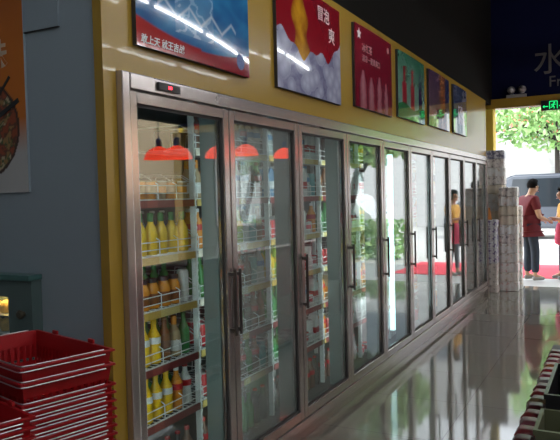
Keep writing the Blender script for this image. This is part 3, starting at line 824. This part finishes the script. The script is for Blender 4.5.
def lamp(x, y, z, label):
    t = thing('pendant_lamp', label, 'lamp', (x, y, z), 0, 'red pendant lamps above the counter')
    s = MB(); s.lathe([(.19, 0), (.187, .02), (.165, .075), (.12, .125), (.06, .155), (.035, .165)], 28, cap=False); s.lathe([(.185, .001), (.16, .073), (.117, .12), (.035, .16)], 28, cap=False)
    s.build('lamp_shade', M['shade'], t, True)
    MB().lathe([(.036, .16), (.036, .25), (.02, .27)], 16).build('socket', M['shade_cap'], t, True)
    b = MB(); b.lathe([(.01, .145), (.03, .12), (.042, .08), (.03, .045), (.005, .035)], 14); b.build('bulb', M['bulb'], t, True)
    MB().tube([(0, 0, .27), (0, 0, 5.2 - z)], .006, 6).build('cord', M['cord'], t)
for k, (x, y, z) in enumerate([(3.40, 6.68, 2.07), (3.0, 6.52, 2.05), (2.88, 7.29, 2.09), (3.03, 8.23, 2.17), (3.12, 9.65, 2.20)]):
    lamp(x, y, z, 'red pendant lamp over the counter, ' + ['set back beside the first', 'first and nearest the camera', 'second along the row', 'third along the row', 'last and nearest the entrance'][k])
ct = thing('counter', 'long dark red counter under the pendant lamps across the aisle', 'counter', (3.3, 7.9, 0))
MB().box(-.45, .45, -2.2, 2.2, 0, .78, .01).build('body', M['counter'], ct)
MB().box(-.5, .5, -2.25, 2.25, .781, .82, .008).build('top', M['steel2'], ct)

# ------------------------------------------------------------------ low floor display at the right edge
pl = thing('display_platform', 'low dark platform with packets at the lower right edge', 'platform', (1.75, 5.3, 0))
MB().box(-.53, .5, -1.65, 1.5, .02, .05, .004).build('top', M['pallet'], pl)
for sx in (-.46, .42):
    for sy in (-1.5, 1.3): MB().box(sx - .04, sx + .04, sy - .04, sy + .04, 0, .02).build('foot', M['pallet'], pl)
snack = [('red', (.16, .008, .012)), ('dark pink', (.17, .035, .05)), ('white', (.15, .13, .125)), ('orange', (.26, .07, .02)), ('maroon', (.07, .006, .01)), ('tan', (.13, .085, .04))]
SN = {n: mat('packet_' + n.replace(' ', '_'), c, .35, var=.35, vscale=25) for n, c in snack}
def pillow(w, l, h, m):
    mb = MB(); n = 6
    g = [[None] * (n + 1) for _ in range(n + 1)]; g2 = [[None] * (n + 1) for _ in range(n + 1)]
    for i in range(n + 1):
        for j in range(n + 1):
            u, v = i / n * 2 - 1, j / n * 2 - 1; q = ((1 - u ** 4) * (1 - v ** 4)) ** .6
            g[i][j] = mb.bm.verts.new((u * w / 2, v * l / 2, h / 2 + h / 2 * q)); g2[i][j] = mb.bm.verts.new((u * w / 2, v * l / 2, h / 2 - h / 2 * q - .0005))
    for i in range(n):
        for j in range(n):
            mb.bm.faces.new((g[i][j], g[i + 1][j], g[i + 1][j + 1], g[i][j + 1])); mb.bm.faces.new((g2[i][j], g2[i][j + 1], g2[i + 1][j + 1], g2[i + 1][j]))
    bmesh.ops.remove_doubles(mb.bm, verts=mb.bm.verts, dist=.0008)
    return mb.mesh('packet', m, True)
PM = {n: pillow(.125, .165, .06, SN[n]) for n, _ in snack}
seq = ['red', 'maroon', 'red', 'dark pink', 'red', 'maroon', 'tan', 'red', 'maroon', 'white', 'dark pink', 'red', 'orange', 'dark pink', 'red', 'maroon']
for row in range(2):
    for k in range(16):
        if row == 1 and k < 9: continue
        n = seq[(k + 5 * row) % 16]; y = 3.83 + k * .165
        o = link('snack_packet', PM[n], None, (1.29 + row * .13, y, .0505), random.uniform(-.15, .15))
        tag(o, f'{n} snack packet, {ORD[k] if k < 10 else ["eleventh","twelfth","thirteenth","fourteenth","fifteenth","sixteenth"][k-10]} from near end in {"front" if row == 0 else "second"} platform row', 'packet', 'packets on the low platform')
def crate(x, y, z, w, l, h, m, name, label, cat):
    mb = MB(); t = .012
    mb.box(-w / 2, w / 2, -l / 2, l / 2, 0, t); mb.box(-w / 2, -w / 2 + t, -l / 2, l / 2, t, h); mb.box(w / 2 - t, w / 2, -l / 2, l / 2, t, h)
    mb.box(-w / 2 + t, w / 2 - t, -l / 2, -l / 2 + t, t, h); mb.box(-w / 2 + t, w / 2 - t, l / 2 - t, l / 2, t, h)
    for (a, b, c_, d) in ((-w / 2 - .01, -w / 2, -l / 2 - .01, l / 2 + .01), (w / 2, w / 2 + .01, -l / 2 - .01, l / 2 + .01), (-w / 2, w / 2, -l / 2 - .01, -l / 2), (-w / 2, w / 2, l / 2, l / 2 + .01)):
        mb.box(a, b, c_, d, h - .03, h)
    return tag(mb.build(name, m, None, False, (x, y, z)), label, cat)
crate(1.53, 3.93, .0505, .29, .38, .20, M['green_tray'], 'plastic_crate', 'pale green crate on the platform at the lower right corner', 'crate')
crate(1.50, 4.66, .0505, .22, .80, .25, M['black'], 'black_tub', 'tall black tub on the platform behind the pale green crate', 'tub')

# ------------------------------------------------------------------ people
def ring_fingers(pts, edges, rad, wrist, direction, side, sc=1.):
    d = Vector(direction).normalized(); up = Vector((0, 0, 1)); lat = d.cross(up).normalized()
    base = len(pts); pts.append(Vector(pts[wrist]) + d * .05 * sc); rad.append(.024 * sc); edges.append((wrist, base))
    for k, (o, ln_) in enumerate(((-.028, .055), (-.010, .068), (.010, .064), (.028, .05))):
        a = len(pts); pts.append(pts[base] + d * .045 + lat * o); rad.append(.0085); edges.append((base, a))
        b = len(pts); pts.append(pts[a] + d * ln_ * .55 + Vector((0, 0, -.008))); rad.append(.008); edges.append((a, b))
        c = len(pts); pts.append(pts[b] + d * ln_ * .35 + Vector((0, 0, -.022))); rad.append(.007); edges.append((b, c))
    a = len(pts); pts.append(Vector(pts[wrist]) + d * .035 + lat * side * .035 + Vector((0, 0, -.004))); rad.append(.0095); edges.append((base, a))
    b = len(pts); pts.append(pts[a] + d * .045 + lat * side * .012); rad.append(.0085); edges.append((a, b))

def person(name, label, loc, rz, H, P, clothes, hair, skin_m):
    """P gives joints in a local frame: x right, y forward."""
    t = thing('person', label, 'person', loc, rz)
    k = H / 1.70
    V = lambda p: Vector(p) * k
    pts, ed, rad = [], [], []
    def add(p, r, e=None):
        pts.append(V(p)); rad.append(r * k)
        if e is not None: ed.append((e, len(pts) - 1))
        return len(pts) - 1
    pel = add(P['pelvis'], .115); sp_ = add(P['spine'], .108, pel); ch = add(P['chest'], .125, sp_); nk = add(P['neck'], .052, ch)
    hb = add(P['headbase'], .062, nk); hm = add(P['head'], .088, hb); ht = add(P['crown'], .06, hm)
    hd = (Vector(P['headdir'])).normalized()
    add(Vector(P['head']) + hd * .085 + Vector((0, 0, -.005)), .018, hm)
    for s, q in ((-1, 'L'), (1, 'R')):
        sh = add(P['sh' + q], .058, ch); el_ = add(P['el' + q], .042, sh); wr = add(P['wr' + q], .028, el_)
        hp = add(P['hip' + q], .085, pel); kn = add(P['kn' + q], .055, hp); an = add(P['an' + q], .038, kn)
        toe = add(Vector(P['an' + q]) + Vector(P.get('toe', (0, .15, 0))) + Vector((0, 0, -.055)), .03, an)
        ring_fingers(pts, ed, rad, wr, Vector(pts[wr]) - Vector(pts[el_]), -s, k)
    skin('body', pts, ed, rad, skin_m, t)
    # garments follow the limbs
    for nm, m, spec in clothes:
        p2, e2, r2 = [], [], []
        for (a, r, e) in spec:
            p2.append(V(P[a]) if isinstance(a, str) else V(a)); r2.append(tuple(x * k for x in r) if isinstance(r, tuple) else r * k)
            if e is not None: e2.append((e, len(p2) - 1))
        skin(nm, p2, e2, r2, m, t)
    # shoes
    for q in 'LR':
        a = Vector(P['an' + q]); td = Vector(P.get('toe', (0, .15, 0))).normalized()
        skin('shoe', [V(a + Vector((0, 0, -.05)) - td * .05), V(a + Vector((0, 0, -.045)) + td * .06), V(a + Vector((0, 0, -.055)) + td * .17)], [(0, 1), (1, 2)], [.042 * k, .042 * k, .032 * k], M['shoe'], t)
    # hair and face
    c = V(P['head']); 
    hm_ = MB(); bmesh.ops.create_uvsphere(hm_.bm, u_segments=20, v_segments=14, radius=.102 * k)
    up = Vector((0, 0, 1)); rt = hd.cross(up).normalized()
    dead = [v for v in hm_.bm.verts if v.co.dot(hd) > .045 * k and v.co.z < .045 * k or v.co.z < -hair * k]
    bmesh.ops.delete(hm_.bm, geom=dead, context='VERTS')
    for v in hm_.bm.verts: v.co = Vector((v.co.x, v.co.y, v.co.z * 1.12)) * (1 + .03 * math.sin(v.co.x * 140) * math.sin(v.co.z * 120)) + c + Vector((0, 0, .03 * k)) - hd * .012 * k
    hm_.build('hair', M['hair'], t, True)
    for s in (-1, 1):
        eb = MB(); bmesh.ops.create_uvsphere(eb.bm, u_segments=8, v_segments=6, radius=.011 * k)
        for v in eb.bm.verts: v.co += c + hd * .078 * k + rt * s * .032 * k + Vector((0, 0, .018 * k))
        eb.build('eye', M['hair'], t, True)
        ea = MB(); bmesh.ops.create_uvsphere(ea.bm, u_segments=8, v_segments=6, radius=.026 * k)
        for v in ea.bm.verts:
            v.co = Vector((v.co.x * .6, v.co.y * .6, v.co.z)) + c + rt * s * .088 * k - hd * .005 * k
        ea.build('ear', skin_m, t, True)
    mo = MB(); mo.box(-.022, .022, -.004, .004, -.004, .004, .002)
    for v in mo.bm.verts: v.co = c + rt * v.co.x * k + hd * (.079 * k + v.co.y) + Vector((0, 0, -.045 * k + v.co.z))
    mo.build('mouth', mat('lips', (.4, .12, .1), .5), t)
    return t
# the man: side on, facing the woman (+X), head bent, forearms forward
PMAN = dict(pelvis=(0, 0, .93), spine=(0, -.01, 1.10), chest=(0, -.01, 1.28), neck=(0, .02, 1.44), headbase=(0, .05, 1.50), head=(0, .085, 1.575), crown=(0, .09, 1.65), headdir=(0, .9, -.35),
            shL=(-.20, -.01, 1.37), elL=(-.25, .03, 1.08), wrL=(-.15, .22, 1.02), shR=(.20, -.01, 1.37), elR=(.26, .04, 1.08), wrR=(.15, .23, 1.02),
            hipL=(-.09, 0, .90), knL=(-.10, .03, .50), anL=(-.11, .0, .09), hipR=(.09, 0, .90), knR=(.10, .05, .50), anR=(.12, .03, .09), toe=(.0, .15, 0))
man_clothes = [
    ('shirt', M['shirt_red'], [('pelvis', .182, None), ('spine', .160, 0), ('chest', .172, 1), ((0, .01, 1.40), .08, 2), ('shL', .085, 2), ((-.235, .02, 1.18), .068, 4), ('shR', .085, 2), ((.24, .025, 1.18), .068, 6), ((0, 0, .84), .185, 0)]),
    ('jeans', M['jeans'], [('pelvis', .125, None), ((-.075, 0, .88), .095, 0), ('knL', .078, 1), ((-.108, .012, .12), .068, 2), ((.075, 0, .88), .095, 0), ('knR', .078, 4), ((.115, .036, .12), .068, 5)])]
person('man', 'man in dark red shirt and jeans standing in the entrance facing the woman', (.415, 11.97, 0), -.98, 1.74, PMAN, man_clothes, .045, M['skin'])
PWOM = dict(pelvis=(0, 0, .93), spine=(0, 0, 1.10), chest=(0, 0, 1.27), neck=(0, .01, 1.43), headbase=(0, .03, 1.49), head=(0, .06, 1.565), crown=(0, .06, 1.64), headdir=(0, .9, -.3),
            shL=(-.155, 0, 1.36), elL=(-.20, .06, 1.10), wrL=(-.06, .17, 1.13), shR=(.155, 0, 1.36), elR=(.20, .06, 1.10), wrR=(.07, .17, 1.10),
            hipL=(-.08, 0, .90), knL=(-.09, .03, .50), anL=(-.10, .0, .09), hipR=(.08, 0, .90), knR=(.09, .03, .50), anR=(.10, .04, .09), toe=(.0, .14, 0))
wom_clothes = [
    ('top', M['top_yellow'], [('pelvis', .120, None), ('spine', .122, 0), ('chest', .138, 1), ((0, .01, 1.395), .07, 2), ('shL', .068, 2), ((-.185, .035, 1.20), .055, 4), ('shR', .068, 2), ((.185, .035, 1.20), .055, 6)]),
    ('skirt', M['apron_pink'], [((0, 0, 1.10), .133, None), ((0, .01, .92), .158, 0), ((0, .015, .72), .178, 1), ((0, .015, .62), .180, 2)]),
    ('tights', M['tights'], [('pelvis', .110, None), ('hipL', .088, 0), ('knL', .060, 1), ((-.099, .006, .12), .043, 2), ('hipR', .088, 0), ('knR', .060, 4), ((.099, .04, .12), .043, 5)])]
person('woman', 'woman in yellow top and pink red skirt at the right edge of the entrance', (.96, 12.24, 0), PI / 2 + .40, 1.60, PWOM, wom_clothes, .085, M['skin'])

# ------------------------------------------------------------------ outdoors
struct(MB().box(-14, 26, 11.2, 40, -.12, -.02).build('ground', M['asphalt']))
tag(MB().box(-.7, 2.2, 12.4, 14.6, -.02, -.008).build('red_carpet', M['redmat']), 'red carpet laid on the pavement outside the entrance', 'carpet')
def tree(x, y, lean, H, R, n, label, blossoms):
    t = thing('street_tree', label, 'tree', (x, y, -.02), 0, 'trees along the street')
    top = Vector((lean, 0, H))
    MB().tube([(0, 0, 0), (lean * .2, 0, H * .35), (lean * .6, .02, H * .7), top], [.14, .11, .09, .06], 10).build('trunk', M['trunk'], t, True)
    br = MB(); rnd = random.Random(int(x * 10) + n); tips = []
    for k in range(9):
        a = k * 2.4; e = top + Vector((math.cos(a) * R * .7, math.sin(a) * R * .7, rnd.uniform(-.1, .7) * R * .6)); tips.append(e)
        br.tube([top - Vector((0, 0, .3 + .2 * (k % 3))), (top + e) / 2 + Vector((0, 0, .15)), e], [.05, .03, .012], 6)
    br.build('branches', M['trunk'], t, True)
    lf = MB(); bl = MB()
    for k in range(n):
        d = Vector((rnd.gauss(0, 1), rnd.gauss(0, 1), rnd.gauss(0, 1))).normalized() * R * rnd.random() ** .4
        c_ = top + Vector((0, 0, R * .35)) + Vector((d.x, d.y, d.z * .62))
        tgt = bl if rnd.random() < blossoms else lf
        u = Vector((rnd.gauss(0, 1), rnd.gauss(0, 1), rnd.gauss(0, 1))).normalized(); w = u.cross(Vector((rnd.gauss(0, 1), rnd.gauss(0, 1), .3))).normalized()
        l = rnd.uniform(.09, .17) * (1 if tgt is lf else .55)
        v = [tgt.bm.verts.new(c_ + p) for p in (-u * l, w * l * .5, u * l, -w * l * .5)]; tgt.bm.faces.new(v)
    lf.build('foliage', M['leaf'], t)
    if blossoms: bl.build('blossoms', M['blossom'], t)
tree(-.20, 26.2, -.05, 3.9, 3.3, 6500, 'flowering street tree outside the entrance, above the two people', .13)
tree(7.6, 15.6, -.6, 2.7, 1.9, 3200, 'street tree outside the side window, seen mirrored in the second door', 0)
tree(3.9, 14.1, -.5, 2.6, 1.5, 2200, 'leaning street tree to the right, seen mirrored in the middle doors', 0)
def car(name, label, x, y, L_, H_, m, van=False):
    t = thing(name, label, 'van' if van else 'car', (x, y, -.02))
    h = L_ / 2
    if van: prof = [(-h, .35), (-h, 1.0), (-h + .15, H_ * .93), (-h + .45, H_), (h - 1.25, H_), (h - .75, H_ * .62), (h - .12, H_ * .5), (h, .75), (h, .35)]
    else: prof = [(-h, .32), (-h, .85), (-h + .2, .95), (-h + .75, H_), (h - 1.75, H_), (h - 1.05, .95), (h - .1, .8), (h, .6), (h, .32)]
    b = MB(); b.prism(prof, lambda a, z, d: Vector((a, d, z)), -.85, .85)
    es = [e for e in b.bm.edges if abs(e.verts[0].co.x - e.verts[1].co.x) < .001 and abs(e.verts[0].co.z - e.verts[1].co.z) < .001]
    bmesh.ops.bevel(b.bm, geom=list(b.bm.edges), offset=.07, segments=3, affect='EDGES')
    b.build('body', m, t, True)
    if van: wins = [[(-h + .3, 1.05), (-h + .45, H_ - .15), (-.35, H_ - .15), (-.35, 1.05)], [(-.25, 1.05), (-.25, H_ - .15), (h - 1.3, H_ - .15), (h - .95, 1.1)]]
    else: wins = [[(-h + .5, .95), (-h + .85, H_ - .12), (-.25, H_ - .12), (-.25, .95)], [(-.15, .95), (-.15, H_ - .12), (h - 1.75, H_ - .12), (h - 1.25, .95)]]
    for w_ in wins:
        for s in (-1, 1): MB().prism(w_, lambda a, z, d: Vector((a, s * (.851 + d), z)), 0, .006).build('window', M['autoglass'], t)
    for wx in (-h + .8, h - .85):
        for s in (-1, 1):
            wb = MB(); wb.lathe([(.15, -.1), (.31, -.1), (.33, -.07), (.33, .07), (.31, .1), (.15, .1)], 24)
            wm = wb.mesh('wheel', M['tyre'], True); wm.transform(Matrix.Rotation(PI / 2, 4, 'X')); wl = link('wheel', wm, t, (wx, s * .80, .33))
            hb_ = MB(); hb_.lathe([(.01, -.103), (.18, -.103), (.19, .103), (.01, .103)], 16); hb2 = hb_.mesh('hub', M['fixture'], True); hb2.transform(Matrix.Rotation(PI / 2, 4, 'X')); link('hub', hb2, wl)
    return t
v_ = car('van', 'dark grey van parked across the street behind the people', .9, 23., 5.2, 2.1, M['van'], True)
MB().box(-.25, .65, -.868, -.858, 1.18, 1.62).build('blue_panel', M['blue'], v_)
car('car', 'white car parked outside behind the hedge, seen mirrored in the middle doors', 6.1, 17.3, 4.4, 1.6, M['carwhite'])
nb = thing('brick_building', 'beige brick building outside across from the coolers, mirrored in the first door', 'building', (9, 12.6, 0))
MB().box(0, 4, -4.5, 2.2, 1.75, 3.9).build('wall', M['beigewall'], nb)
MB().box(-.05, 4, -4.5, 2.2, -.05, 1.75).build('plinth', M['brownwall'], nb)
MB().box(-.06, .10, 2.2, 2.75, -.05, 3.9).build('corner_pier', M['pier_sunlit_post'], nb)
hg = thing('hedge', 'low clipped green hedge along the kerb outside, seen mirrored in the doors', 'hedge', (5.3, 15.0, -.02))
rnd = random.Random(3); lf = MB()
for k in range(2600):
    c_ = Vector((rnd.uniform(-2.6, 2.6), rnd.uniform(-.3, .3), rnd.uniform(.05, .95)))
    u = Vector((rnd.gauss(0, 1), rnd.gauss(0, 1), rnd.gauss(0, 1))).normalized(); w_ = u.cross(Vector((.3, rnd.gauss(0, 1), rnd.gauss(0, 1)))).normalized(); l = rnd.uniform(.06, .11)
    lf.bm.faces.new([lf.bm.verts.new(c_ + p) for p in (-u * l, w_ * l * .5, u * l, -w_ * l * .5)])
lf.build('foliage', M['leaf'], hg)
hb3 = MB()
for k in range(14): hb3.tube([(-2.4 + k * .37, 0, 0), (-2.4 + k * .37 + .06, .05, .5), (-2.4 + k * .37 - .05, 0, .8)], [.02, .015, .008], 5)
hb3.build('stems', M['trunk'], hg)
bd = thing('street_building', 'pale building across the street behind the trees', 'building', (5, 30, 0))
MB().box(-20, 22, 0, 6, -.05, 9).build('wall', M['facade'], bd)
for k in range(12):
    f_ = MB().box(-17 + k * 3.2, -15 + k * 3.2, -.06, 0.01, 4.2, 6.2).build('window', M['window_dark'], bd)
    MB().box(-16.05 + k * 3.2, -15.95 + k * 3.2, -.09, -.061, 4.2, 6.2).build('window_bar', M['fixture'], f_)

# ------------------------------------------------------------------ light
w = bpy.data.worlds.new('World'); S.world = w; w.use_nodes = True
bg = w.node_tree.nodes['Background']; bg.inputs[0].default_value = (.86, .93, 1., 1); bg.inputs[1].default_value = 4.3
su = bpy.data.lights.new('Sun', 'SUN'); su.energy = 5; su.angle = .03; su.color = (1., .96, .9)
so = bpy.data.objects.new('Sun', su); COL.objects.link(so); so.rotation_euler = (math.radians(38), 0, math.radians(-50))

# ------------------------------------------------------------------ camera
f, yaw, pit, rol, hh = 650.0, .48167, .03591, -.02498, 1.55707
cy_, sy_, cpt, spt = math.cos(yaw), math.sin(yaw), math.cos(pit), math.sin(pit)
Fv = Vector((-sy_ * cpt, cy_ * cpt, -spt)); Rv = Vector((cy_, sy_, 0)); Uv = Rv.cross(Fv)
R2 = math.cos(rol) * Rv + math.sin(rol) * Uv; U2 = math.cos(rol) * Uv - math.sin(rol) * Rv
cam = bpy.data.cameras.new('Camera'); cam.sensor_width = 36; cam.sensor_fit = 'HORIZONTAL'; cam.lens = f / 560 * 36; cam.clip_start = .05
co = bpy.data.objects.new('Camera', cam); COL.objects.link(co)
mw = Matrix((R2, U2, -Fv)).transposed().to_4x4(); mw.translation = Vector((1.8, 0, hh)); co.matrix_world = mw
S.camera = co
S.view_settings.view_transform = 'Standard'; S.view_settings.look = 'None'; S.view_settings.gamma = 1
S.view_settings.use_curve_mapping = False; S.view_settings.exposure = 0.
S.cycles.max_bounces = 10; S.cycles.transparent_max_bounces = 24; S.cycles.glossy_bounces = 5
S.cycles.use_denoising = True; S.cycles.caustics_reflective = False; S.cycles.sample_clamp_indirect = 6
